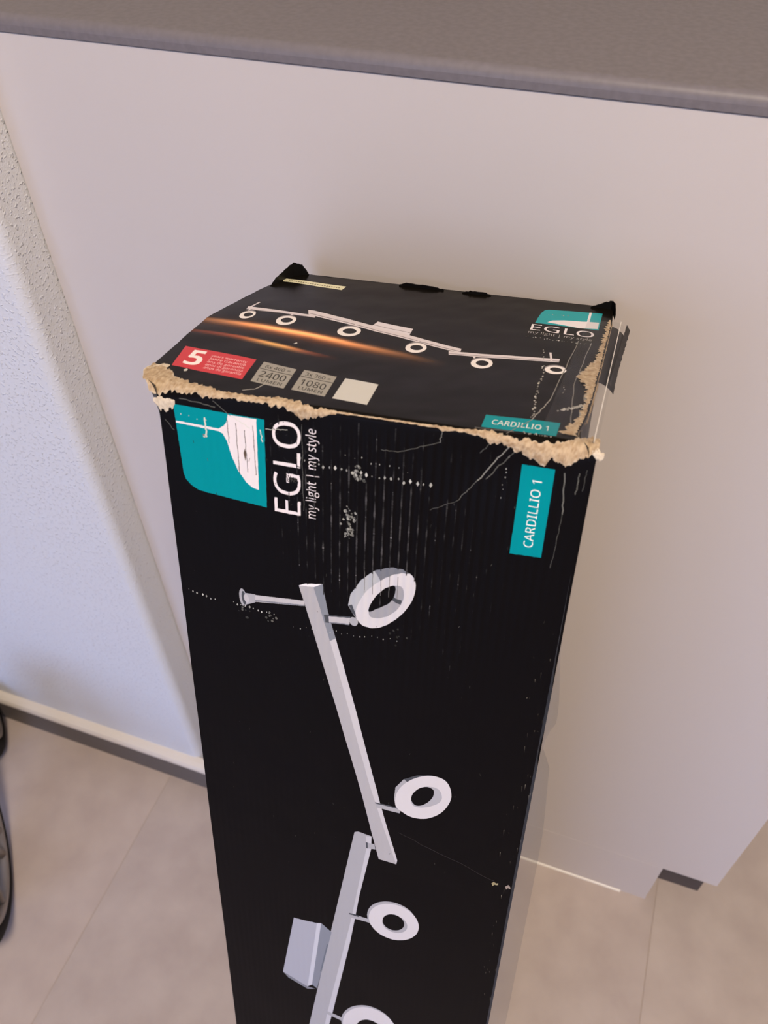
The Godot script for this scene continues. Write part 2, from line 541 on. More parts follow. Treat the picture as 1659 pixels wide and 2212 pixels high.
func build_carton() -> void:
	var box := thing("cardboard_box", "tall battered black lamp carton with teal logo leaning against the white cabinet panel", "box")
	box.transform = Transform3D(Basis(BOX_U, BOX_UP, BOX_OUT), BOX_TOP - BOX_UP * BL)
	var w := BW / MM
	var d := BD / MM
	var l := BL / MM
	# --- printed front, in two sheets of print on one panel
	var high := Canvas.new(0.0, w, 0.0, 300.0, 1536, 2048, Color(0.055, 0.05, 0.055))
	var low := Canvas.new(0.0, w, 300.0, l, 1024, 2048, Color(0.055, 0.05, 0.055))
	for c in [high, low]:
		print_front(c)
	wear_front(high)
	wear_front(low)
	var us := []
	var nu := 384
	for i in nu + 1: us.append(float(i) / nu)
	var front := func(u: float, v: float) -> Vector3: return over_front(u * w, -v)
	var ts := []
	for t in [0.0, 0.6, 1.2, 1.8, 2.4, 3.2, 4.2, 5.4, 6.8, 8.4, 10.5, 13, 16]: ts.append(float(t))
	for k in 72: ts.append(20.0 + k * (280.0 / 71.0))
	var st := SurfaceTool.new()
	st.begin(Mesh.PRIMITIVE_TRIANGLES)
	add_sheet(st, nu, ts.size() - 1, front, func(u: float, v: float) -> Vector2: return Vector2(u, v / 300.0), us, ts)
	st.generate_normals()
	var pm := st.commit()
	var tl := []
	for k in 31: tl.append(300.0 + (l - 300.0) * k / 30.0)
	st.clear()
	st.begin(Mesh.PRIMITIVE_TRIANGLES)
	add_sheet(st, nu, 30, front, func(u: float, v: float) -> Vector2: return Vector2(u, (v - 300.0) / (l - 300.0)), us, tl)
	st.generate_normals()
	pm = st.commit(pm)
	pm.surface_set_material(0, printed(high.image))
	pm.surface_set_material(1, printed(low.image))
	tag(put("front_panel", pm, null, box), "glossy black front printed with a track lamp and a teal logo")
	# --- printed top
	var tc := Canvas.new(-18.0, 194.0, -4.0, 180.0, 1792, 1536, Color(0.075, 0.063, 0.054))
	print_top(tc)
	var qs := []
	for q in [0.0, 0.6, 1.2, 1.8, 2.4, 3.2, 4.2, 5.4, 6.8, 8.4, 10.5, 13, 16]: qs.append(float(q))
	for k in 41: qs.append(20.0 + k * (d - 20.0) / 40.0)
	var top := func(u: float, v: float) -> Vector3:
		return over_front(lerpf(along(TOP_LEFT, v), along(TOP_RIGHT, v), u), v)
	var tx := func(u: float, v: float) -> Vector2:
		return tc.uv(lerpf(along(TOP_LEFT, v), along(TOP_RIGHT, v), u), v)
	tag(put("top_panel", sheet(64, qs.size() - 1, top, tx, [], qs), printed(tc.image, 0.22, 0.2), box), "black printed top with a small lamp picture and warranty badge")
	# --- the other sides
	var left := func(u: float, v: float) -> Vector3:
		var t := v * v * l
		var x := along(TOP_LEFT, u * d) * exp(-t / 22.0)
		return Vector3(x * MM - BW / 2, BL - t * MM, BD - u * d * MM)
	put("side_panel", sheet(24, 40, left), m.black_print, box)
	var right := func(u: float, v: float) -> Vector3:
		var t := v * v * l
		var q := u * d
		var x := lerpf(w - 3.0 * smoothstep(0.0, 60.0, q), along(TOP_RIGHT, q), exp(-t / 20.0))
		return Vector3(x * MM - BW / 2, BL - t * MM, BD - q * MM)
	put("side_panel", sheet(24, 40, right), m.black_print, box)
	put("back_panel", sheet(4, 4, func(u: float, v: float) -> Vector3: return Vector3(lerpf(-BW / 2, BW / 2 - 0.003, u), BL * v, 0.0)), m.black_print, box)
	put("bottom_panel", sheet(4, 4, func(u: float, v: float) -> Vector3: return Vector3(lerpf(-BW / 2, BW / 2 - 0.003, u), 0.0, BD * v)), m.black_print, box)
	# --- torn edges where the brown board shows
	torn(box, true, [[-12.5, 10, 21], [-8, 3, 20], [-3, -4, 17], [2, -3, 12], [7, -0.6, 9.5], [12, -0.8, 7.5], [17, -1.2, 6.3], [24, -1.6, 4.6], [31, -1.3, 2.6], [40, -1.2, 2.9], [50, -1.2, 3.2], [56, -2.0, 6.0], [60, -2.6, 4.0], [64, -3.5, 3.4], [66, -6.6, 2.6], [70, -5.4, 1.2], [75, -3.9, 0.6], [82, -1.0, 0.6]])
	torn(box, true, [[82, -0.7, 0.4], [95, -0.5, 0.3], [112, -0.7, 0.4], [126, -0.9, 0.5], [127, -1.8, 0.6], [134, -0.9, 0.6]])
	torn(box, true, [[134, -1.0, 0.8], [144, -2.2, 1.6], [147, -4.2, 1.8], [151, -3.6, 0.8], [155, -5.2, 0.4], [160, -7.0, 0.2], [164, -8.8, 0.6], [167, -10.5, 0.8], [170, -10.8, 1.0], [172.5, -6.8, 1.6], [175, -9.2, 2.4], [178, -9.8, 4.0], [182, -7.0, 7.0], [186, -4.0, 9.0], [190, -1.5, 8.0]])
	torn(box, false, [[8, -4, 7], [14, -3, 6], [22, -3, 3.2], [38, -3, 2.6], [50, -3, 3.4], [62, -3, 5], [67, -4, 8.5], [71, -4, 10.5], [75, -4, 8.0], [86, -4, 5.2], [100, -4, 3.4], [120, -3, 2.8], [140, -3, 2.4], [156, -2, 1.6]])
	torn(box, true, [[-2.5, -8, -6], [0, -11, -5.5], [3, -12, -5], [6, -10.5, -5], [8, -8, -6]], 0.9)
	torn(box, true, [[187.5, -2.5, 0.5], [189.5, -4.5, 1.2], [191, -5.5, 0], [192.3, -3.5, -1.5]], 1.0)
	torn(box, true, [[-13, 12, 17], [-10, 16, 20.5], [-7, 18.5, 22], [-4, 19, 21]], 0.9)
	# --- scraps of black paper that stand up at the back corners
	scrap(box, [Vector3(-4, 1, 148), Vector3(-3, 4, 156), Vector3(-1, 6, 166), Vector3(2, 9, 173), Vector3(6, 7, 177), Vector3(9, 1, 178)])
	scrap(box, [Vector3(66, 0.5, 177), Vector3(70, 2.6, 177), Vector3(80, 2.2, 177), Vector3(88, 1.6, 177), Vector3(93, 0.6, 177)])
	scrap(box, [Vector3(104, 0.4, 177), Vector3(110, 1.8, 177), Vector3(118, 1.6, 177), Vector3(121, 0.3, 177)])
	scrap(box, [Vector3(178, 0.5, 176), Vector3(184, 3.2, 177), Vector3(189, 5.5, 177), Vector3(191, 5.0, 174), Vector3(192, 1.0, 166)])
	# --- clear packing tape round the right end
	var lay := func(u: float, v: float) -> Vector3:
		var q := lerpf(2.0, 150.0, v)
		var x := lerpf(lerpf(166.0, 178.0, v), 189.0 + 8.0 * v, u)
		var over := maxf(0.0, x - along(TOP_RIGHT, q))
		return Vector3(x * MM - BW / 2, BL + (1.4 + 0.5 * wobble.get_noise_2d(q * 0.05, x * 0.05) - 0.04 * over * over) * MM, BD - q * MM)
	tag(put("packing_tape", sheet(24, 24, lay), m.tape, box), "clear packing tape over the worn right end")
	var overhang := [[60, 0.5], [110, 2], [140, 5.5], [155, 6.5], [166, 3], [176, 2.5], [186, 7], [215, 9], [240, 10.5], [270, 11], [420, 12], [700, 12]]
	var flange := func(u: float, v: float) -> Vector3:
		var t := lerpf(60.0, 700.0, v)
		var out: float = along(overhang, t) * u
		return Vector3((w - 1.5 + out * 1.06) * MM - BW / 2, BL - t * MM, BD + (0.6 - 6.0 * u * u) * MM)
	tag(put("packing_tape", sheet(6, 100, flange), m.tape_edge, box), "clear tape sticking out along the right edge")
	var fold := func(u: float, v: float) -> Vector3:
		var q := lerpf(3.0, 152.0, v)
		return Vector3((187.2 + 7.6 * q / 150.0 + 0.4 * u) * MM - BW / 2, BL + (1.3 - 0.4 * u) * MM, BD - q * MM)
	tag(put("tape_fold", sheet(1, 20, fold), m.silicone, box), "pale folded edge of the clear tape")
	var flap := func(u: float, v: float) -> Vector3:
		var q := lerpf(70.0, 150.0, v)
		return Vector3((along(TOP_RIGHT, q) - 0.5 + u * (8.5 + 0.4 * wobble.get_noise_2d(q * 0.2, 5.0))) * MM - BW / 2, BL + (-1.4 - 5.0 * u * u) * MM, BD - q * MM)
	tag(put("side_flap", sheet(8, 20, flap), m.black_print, box), "black side of the carton showing past its torn edge")
	var residue := func(u: float, v: float) -> Vector3:
		var q := lerpf(66.0, 150.0, v)
		return Vector3((191.5 + 6.8 * v + 2.2 * u + 0.5 * wobble.get_noise_2d(q * 0.3, u * 3.0)) * MM - BW / 2, BL + (0.5 - 3.0 * u) * MM, BD - q * MM)
	tag(put("torn_paper", sheet(3, 30, residue), m.black_print, box), "black paper scrap stuck to the tape")


func printed(image: Image, rough := 0.42, spec := 0.15) -> StandardMaterial3D:
	var s := mat(Color.WHITE, rough, spec)
	s.albedo_texture = ImageTexture.create_from_image(image)
	s.texture_repeat = false
	return s


# a ragged strip of bare board that bends over an edge; rows of [along the edge, from e, to e]
func torn(box: Node3D, front: bool, rows: Array, fibre := 0.0) -> void:
	var st := SurfaceTool.new()
	st.begin(Mesh.PRIMITIVE_TRIANGLES)
	var a: float = rows[0][0]
	var b: float = rows[-1][0]
	var n := int(absf(b - a) / 0.45)
	var cross := 9
	for i in n + 1:
		var s := lerpf(a, b, float(i) / n)
		var e0 := along(rows, s, 1)
		var e1 := along(rows, s, 2)
		var size := clampf((e1 - e0) * 0.16, 0.12, 1.0)
		e0 += size * (wobble.get_noise_2d(s * 0.35, 3.0) * 2.4 + 0.25 * wobble.get_noise_2d(s * 1.4, 9.0))
		e1 += size * (wobble.get_noise_2d(s * 0.35, 23.0) * 2.4 + 0.25 * wobble.get_noise_2d(s * 1.4, 29.0))
		if e1 < e0 + 0.05: e1 = e0 + 0.05
		for j in cross + 1:
			var f := float(j) / cross
			var e := lerpf(e0, e1, f)
			var lift := 0.25 + 0.55 * size * (wobble.get_noise_2d(s * 0.55, e * 0.7) + 0.3) + 0.35 * size * wobble.get_noise_2d(s * 2.3, e * 2.5 + 40.0)
			if j == 0 or j == cross: lift = 0.1 + size * maxf(0.0, wobble.get_noise_2d(s * 1.7, 60.0 + j))
			var pale := 1.0 if j == 0 or j == cross else 0.0
			pale = clampf(pale * (0.45 + wobble.get_noise_2d(s * 0.5, 70.0 + j)) + 0.8 * wobble.get_noise_2d(s * 0.5, e * 0.6 + 80.0) - 0.1, 0, 1)
			var brown := clampf(0.5 + 1.3 * wobble.get_noise_2d(s * 0.22 + 50.0, e * 0.35) + 0.5 * wobble.get_noise_2d(s * 0.9, e * 1.3 + 90.0), 0, 1)
			st.set_color(Color(0.80, 0.69, 0.565).lerp(Color(0.54, 0.42, 0.31), brown * brown).lerp(Color(0.98, 0.96, 0.93), maxf(pale, fibre)))
			st.add_vertex(over_front(s, e, maxf(lift, 0.1)) if front else over_right(s, e, maxf(lift, 0.1)))
	for i in n:
		for j in cross:
			var k := i * (cross + 1) + j
			for v in ([k, k + 1, k + cross + 2, k, k + cross + 2, k + cross + 1]): st.add_index(v)
	st.generate_normals()
	tag(put("torn_edge", st.commit(), m.card, box), "torn edge showing bare brown board")


# a standing scrap of paper along points (left, height, back)
func scrap(box: Node3D, pts: Array) -> void:
	var st := SurfaceTool.new()
	st.begin(Mesh.PRIMITIVE_TRIANGLES)
	st.set_smooth_group(-1)
	var at := func(p: Vector3, up: float, back: float) -> Vector3:
		return Vector3(p.x * MM - BW / 2, BL + up * MM, BD - (p.z + back) * MM)
	for i in pts.size() - 1:
		for k in 5:
			var p: Vector3 = pts[i].lerp(pts[i + 1], k / 5.0)
			var q: Vector3 = pts[i].lerp(pts[i + 1], (k + 1) / 5.0)
			var hp := p.y + 0.8 * wobble.get_noise_2d(p.x * 1.3, p.z * 1.3)
			var hq := q.y + 0.8 * wobble.get_noise_2d(q.x * 1.3, q.z * 1.3)
			var bp := -2.2 - 0.3 * hp
			var bq := -2.2 - 0.3 * hq
			quad(st, at.call(p, -3.0, -0.8), at.call(q, -3.0, -0.8), at.call(q, hq, bq), at.call(p, hp, bp))
			quad(st, at.call(p, -3.0, 0.0), at.call(p, hp, bp + 0.8), at.call(q, hq, bq + 0.8), at.call(q, -3.0, 0.0))
			quad(st, at.call(p, hp, bp), at.call(q, hq, bq), at.call(q, hq, bq + 0.8), at.call(p, hp, bp + 0.8))
	st.generate_normals()
	tag(put("torn_paper", st.commit(), m.black_print, box), "ragged black paper standing up at the back edge")


# ------------------------------------------------------------------ print
class Canvas:
	var image: Image
	var a0: float
	var b0: float
	var sa: float
	var sb: float
	var w: int
	var h: int

	func _init(left: float, right: float, near: float, far: float, width: int, height: int, paper: Color) -> void:
		image = Image.create(width, height, false, Image.FORMAT_RGB8)
		image.fill(paper)
		a0 = left
		b0 = near
		sa = width / (right - left)
		sb = height / (far - near)
		w = width
		h = height

	func uv(a: float, b: float) -> Vector2:
		return Vector2((a - a0) * sa / w, (b - b0) * sb / h)

	func px(p: Vector2) -> Vector2:
		return Vector2((p.x - a0) * sa, (p.y - b0) * sb)

	# outline in millimetres, even-odd
	func fill(pts: PackedVector2Array, color: Color) -> void:
		var q := PackedVector2Array()
		var lo := 1e9
		var hi := -1e9
		for p in pts:
			var s := px(p)
			q.append(s)
			lo = minf(lo, s.y)
			hi = maxf(hi, s.y)
		for y in range(maxi(0, int(floor(lo))), mini(h - 1, int(ceil(hi))) + 1):
			var at := y + 0.5
			var cuts := []
			for i in q.size():
				var c := q[i]
				var d := q[(i + 1) % q.size()]
				if (c.y <= at) != (d.y <= at): cuts.append(c.x + (at - c.y) / (d.y - c.y) * (d.x - c.x))
			cuts.sort()
			for i in range(0, cuts.size() - 1, 2):
				var x0 := int(round(cuts[i]))
				var x1 := int(round(cuts[i + 1]))
				if x1 > x0: image.fill_rect(Rect2i(x0, y, x1 - x0, 1), color)

	func line(pts: Array, thick: float, color: Color) -> void:
		for i in pts.size() - 1:
			var n: Vector2 = (pts[i + 1] - pts[i]).normalized().orthogonal() * thick / 2
			fill(PackedVector2Array([pts[i] + n, pts[i + 1] + n, pts[i + 1] - n, pts[i] - n]), color)

	func ellipse(c: Vector2, a: Vector2, b: Vector2, color: Color, n := 40) -> void:
		var o := PackedVector2Array()
		for i in n: o.append(c + a * cos(TAU * i / n) + b * sin(TAU * i / n))
		fill(o, color)

	# letters whose baseline runs from a to b and whose capitals rise by up
	func text(words: String, a: Vector2, b: Vector2, up: Vector2, color: Color, bold := false) -> void:
		var f := SystemFont.new()
		f.font_names = PackedStringArray(["Droid Sans"])
		if bold: f.font_weight = 700
		var t := TextMesh.new()
		t.font = f
		t.font_size = 100
		t.pixel_size = 0.01
		t.depth = 0.01
		t.curve_step = 1.0
		t.text = words
		var arrays := t.get_mesh_arrays()
		var v: PackedVector3Array = arrays[Mesh.ARRAY_VERTEX]
		var nn: PackedVector3Array = arrays[Mesh.ARRAY_NORMAL]
		var idx: PackedInt32Array = arrays[Mesh.ARRAY_INDEX]
		var x0 := t.get_aabb().position.x
		var x1 := t.get_aabb().end.x
		for i in range(0, idx.size(), 3):
			if nn[idx[i]].z < 0.9: continue
			var o := PackedVector2Array()
			for j in 3:
				var p := v[idx[i + j]]
				o.append(a + (b - a) * (p.x - x0) / (x1 - x0) + up * (p.y + 0.345) / 0.72)
			fill(o, color)


func poly(flat: Array) -> PackedVector2Array:
	var o := PackedVector2Array()
	for i in range(0, flat.size(), 2): o.append(Vector2(flat[i], flat[i + 1]))
	return o


# a closed outline rounded through its points
func rounded(flat: Array) -> PackedVector2Array:
	var p := poly(flat)
	var o := PackedVector2Array()
	var n := p.size()
	for i in n:
		for k in 5: o.append(p[i].cubic_interpolate(p[(i + 1) % n], p[(i + n - 1) % n], p[(i + 2) % n], k / 5.0))
	return o


const TEAL := Color(0.0, 0.55, 0.59)
const PAPER := Color(0.90, 0.87, 0.88)
const INK := Color(0.055, 0.05, 0.055)


func print_front(c: Canvas) -> void:
	# logo
	c.fill(poly([6.8, 7.8, 49.6, 8.9, 48.9, 53.6, 19.5, 51.2, 14.9, 50.4, 11.6, 48.5, 9.1, 45.6, 8.3, 42.4]), TEAL)
	c.fill(poly([7.3, 15.9, 28.3, 16.6, 28.3, 17.9, 7.2, 17.0]), PAPER)
	c.fill(poly([28.0, 16.5, 30.6, 14.6, 31.9, 12.7, 32.8, 9.0, 46.0, 9.3, 45.4, 44.9, 42.2, 44.2, 39.3, 41.9, 35.8, 36.7, 33.2, 29.9, 31.5, 22.3, 29.6, 18.8, 28.0, 18.0]), PAPER)
	c.text("EGLO", Vector2(65.3, 55.0), Vector2(65.8, 8.8), Vector2(-12.6, -0.2), PAPER)
	c.text("my light | my style", Vector2(72.6, 55.4), Vector2(73.1, 10.2), Vector2(-4.6, 0), PAPER)
	# name label
	c.fill(poly([161.1, 12.3, 174.5, 12.0, 174.6, 55.5, 161.0, 56.0]), TEAL)
	c.text("CARDILLIO 1", Vector2(170.3, 51.2), Vector2(170.1, 18.8), Vector2(-4.0, 0), Color(0.93, 0.93, 0.92))
	# the lamp
	var lit := Color(0.74, 0.73, 0.75)
	var face := Color(0.82, 0.81, 0.83)
	var mid := Color(0.66, 0.66, 0.69)
	var grey := Color(0.50, 0.51, 0.55)
	var dusk := Color(0.30, 0.31, 0.34)
	c.fill(poly([39.1, 106.4, 65.7, 104.0, 66.2, 107.4, 39.1, 110.7]), lit)
	c.line([Vector2(39.2, 109.9), Vector2(66.2, 107.0)], 0.8, grey)
	c.fill(poly([35.1, 106.3, 40.4, 105.9, 39.9, 111.1, 35.2, 113.5]), mid)
	c.ellipse(Vector2(33.6, 109.6), Vector2(2.0, -0.2), Vector2(0.4, 5.6), mid)
	c.ellipse(Vector2(34.0, 109.6), Vector2(1.1, -0.1), Vector2(0.3, 4.2), dusk)
	c.ellipse(Vector2(35.4, 109.6), Vector2(1.4, -0.1), Vector2(0.3, 2.6), lit)
	# second bar lies behind the first
	c.fill(poly([93.8, 269.4, 100.6, 269.4, 101.6, 280.1, 97.1, 319.2, 92.2, 362.0, 76.3, 479.1, 73.4, 503.9, 66, 560, 52, 568, 61.1, 510.7, 79.2, 375.8]), Color(0.66, 0.66, 0.69))
	c.fill(poly([100.6, 269.4, 104.3, 269.2, 104.3, 281.3, 98.0, 328.7, 92.4, 383.5, 79.9, 480.5, 76.7, 502.1, 69, 552, 66, 560, 73.4, 503.9, 76.3, 479.1, 92.2, 362.0, 97.1, 319.2, 101.6, 280.1]), Color(0.76, 0.76, 0.79))
	c.fill(poly([93.8, 269.4, 96.0, 268.0, 104.3, 269.2, 100.6, 270.6]), mid)
	c.fill(poly([100.8, 276.0, 106.2, 275.8, 106.9, 280.4, 101.3, 281.3]), mid)
	c.fill(poly([100.8, 276.0, 102.0, 276.0, 102.3, 281.2, 101.3, 281.3]), dusk)
	# transformer box
	c.fill(poly([53.1, 374.0, 69.4, 372.7, 61.2, 454.8, 42.7, 445.4]), Color(0.66, 0.67, 0.72))
	c.fill(poly([69.4, 372.7, 72.3, 371.4, 64.6, 450.4, 61.2, 454.8]), Color(0.77, 0.78, 0.82))
	c.fill(poly([72.3, 371.4, 79.5, 378.4, 68.4, 453.6, 64.6, 450.4]), Color(0.52, 0.54, 0.59))
	c.fill(poly([42.7, 445.4, 61.2, 454.8, 67.5, 454.7, 61.2, 458.0, 46.5, 451.0]), grey)
	c.line([Vector2(76.6, 394), Vector2(71.5, 430)], 1.0, Color(0.42, 0.45, 0.50))
	# first bar
	c.fill(poly([63.4, 95.1, 70.9, 94.5, 80.1, 130.6, 90.2, 174.3, 102.1, 226.5, 119.9, 289.9, 109.1, 288.8, 97.0, 232.5, 83.7, 176.3, 72.3, 131.0]), Color(0.69, 0.68, 0.70))
	c.fill(poly([70.9, 94.5, 75.5, 91.7, 78.1, 108.1, 83.8, 131.2, 92.8, 168.4, 108.4, 238.5, 120.4, 286.0, 119.9, 289.9, 102.1, 226.5, 90.2, 174.3, 80.1, 130.6]), Color(0.78, 0.77, 0.79))
	c.fill(poly([70.9, 94.5, 75.5, 91.7, 78.1, 108.1, 82.0, 124.0, 79.0, 126.5]), Color(0.52, 0.54, 0.58))
	c.fill(poly([63.4, 95.1, 66.8, 93.3, 75.5, 91.7, 70.9, 94.5]), Color(0.93, 0.92, 0.93))
	# arms
	c.fill(poly([76.5, 110.3, 89.5, 108.4, 89.0, 113.7, 77.0, 115.0]), lit)
	c.line([Vector2(76.5, 110.6), Vector2(89.5, 108.7)], 0.9, dusk)
	c.line([Vector2(77.0, 114.6), Vector2(89.0, 113.4)], 0.7, grey)
	c.fill(poly([76.0, 110.3, 78.3, 110.0, 78.6, 114.9, 76.8, 115.1]), dusk)
	c.ellipse(Vector2(91.2, 110.9), Vector2(2.2, 0), Vector2(0, 2.7), mid)
	c.fill(poly([105.6, 239.1, 120.8, 238.8, 120.0, 243.2, 106.1, 243.0]), mid)
	c.line([Vector2(105.6, 239.4), Vector2(120.8, 239.2)], 1.0, dusk)
	c.fill(poly([91.3, 351.9, 106.3, 352.5, 105.6, 356.5, 92.1, 356.2]), mid)
	c.line([Vector2(91.3, 352.3), Vector2(98, 352.6)], 1.6, dusk)
	c.fill(poly([74.8, 479.9, 88.4, 483.2, 87.7, 487.9, 75.7, 484.4]), mid)
	# first ring: its rim, its lit face, the inner wall and the hole
	c.fill(poly([88.3, 101.3, 89.4, 94.6, 94.5, 84.9, 100.7, 78.1, 108.5, 74.4, 114.1, 74.5, 117.6, 76.2, 119.9, 78.6, 104.3, 95.0, 93.2, 109.7, 90.1, 105.3]), Color(0.70, 0.71, 0.74))
	c.fill(poly([100.7, 78.1, 108.5, 74.4, 114.1, 74.5, 117.6, 76.2, 110.9, 78.5, 104.3, 83.4]), Color(0.47, 0.48, 0.52))
	c.fill(poly([88.6, 101.3, 90.2, 100.8, 93.4, 109.0, 90.1, 105.3]), dusk)
	c.fill(rounded([92.1, 104.8, 93.6, 98.6, 97.5, 90.6, 104.3, 82.8, 110.9, 77.9, 116.5, 76.4, 119.9, 78.6, 120.7, 84.6, 119.0, 92.7, 114.2, 101.7, 107.4, 109.2, 101.6, 112.6, 96.2, 112.4, 93.2, 109.7]), face)
	c.fill(rounded([98.6, 103.2, 99.5, 98.0, 102.8, 91.5, 107.8, 86.1, 112.3, 84.2, 114.9, 85.9, 115.2, 91.5, 112.9, 97.7, 108.4, 103.1, 103.2, 106.0, 99.7, 105.9]), Color(0.62, 0.62, 0.65))
	c.fill(poly([110.3, 91.5, 114.6, 92.6, 114.0, 95.2, 109.9, 93.6]), dusk)
	c.fill(rounded([98.6, 103.0, 99.5, 98.0, 102.8, 91.5, 107.2, 86.4, 111.0, 85.0, 110.8, 90.6, 108.4, 95.5, 103.0, 100.0]), INK)
	# second ring
	c.fill(poly([116.3, 231.7, 116.7, 222.6, 121.1, 214.3, 128.1, 209.1, 135.8, 206.5, 141.1, 207.2, 143.8, 208.6, 130, 226, 117.3, 237.3]), mid)
	c.fill(poly([121.1, 214.3, 128.1, 209.1, 135.8, 206.5, 141.1, 207.2, 137.1, 208.4, 129.5, 211.9, 124.0, 217.0]), dusk)
	c.fill(rounded([117.3, 237.3, 117.6, 227.2, 121.9, 217.5, 129.5, 209.9, 137.1, 206.9, 143.8, 208.6, 147.4, 215.9, 147.3, 224.8, 143.0, 235.3, 135.4, 242.5, 127.2, 244.0, 120.9, 241.2]), face)
	c.fill(rounded([126.0, 231.2, 126.3, 225.2, 130.0, 219.0, 135.1, 215.9, 140.4, 216.4, 142.7, 221.5, 141.8, 226.7, 137.4, 231.3, 132.2, 234.1, 128.1, 234.5]), Color(0.68, 0.68, 0.71))
	c.fill(rounded([126.2, 230.6, 126.5, 225.1, 130.0, 219.0, 134.5, 216.5, 137.9, 218.3, 137.6, 224.2, 134.0, 230.5, 129.4, 233.5]), INK)
	# third, fourth and fifth rings
	for r in [[Vector2(120.6, 349.0), Vector2(15.6, 4.5), Vector2(-4.5, 18.6), Vector2(121.4, 350.4), 0.50], [Vector2(108.0, 487.0), Vector2(19.0, 8.0), Vector2(-7.0, 27.0), Vector2(108.5, 490.0), 0.53], [Vector2(92.0, 600.0), Vector2(20, 9), Vector2(-8, 28), Vector2(92.5, 602.0), 0.53]]:
		c.ellipse(r[0] + Vector2(-1.2, -2.0), r[1], r[2], mid)
		c.ellipse(r[0], r[1], r[2], face)
		c.ellipse(r[3], r[1] * r[4], r[2] * r[4], mid)
		c.ellipse(r[3] - Vector2(1.0, 1.4), r[1] * (r[4] - 0.07), r[2] * (r[4] - 0.05), INK)


func jag(a: Vector2, b: Vector2, n: int, amount: float) -> Array:
	var o := []
	for i in n + 1:
		var p := a.lerp(b, float(i) / n)
		if i > 0 and i < n: p += Vector2(rng.randf_range(-amount, amount), rng.randf_range(-amount, amount))
		o.append(p)
	return o


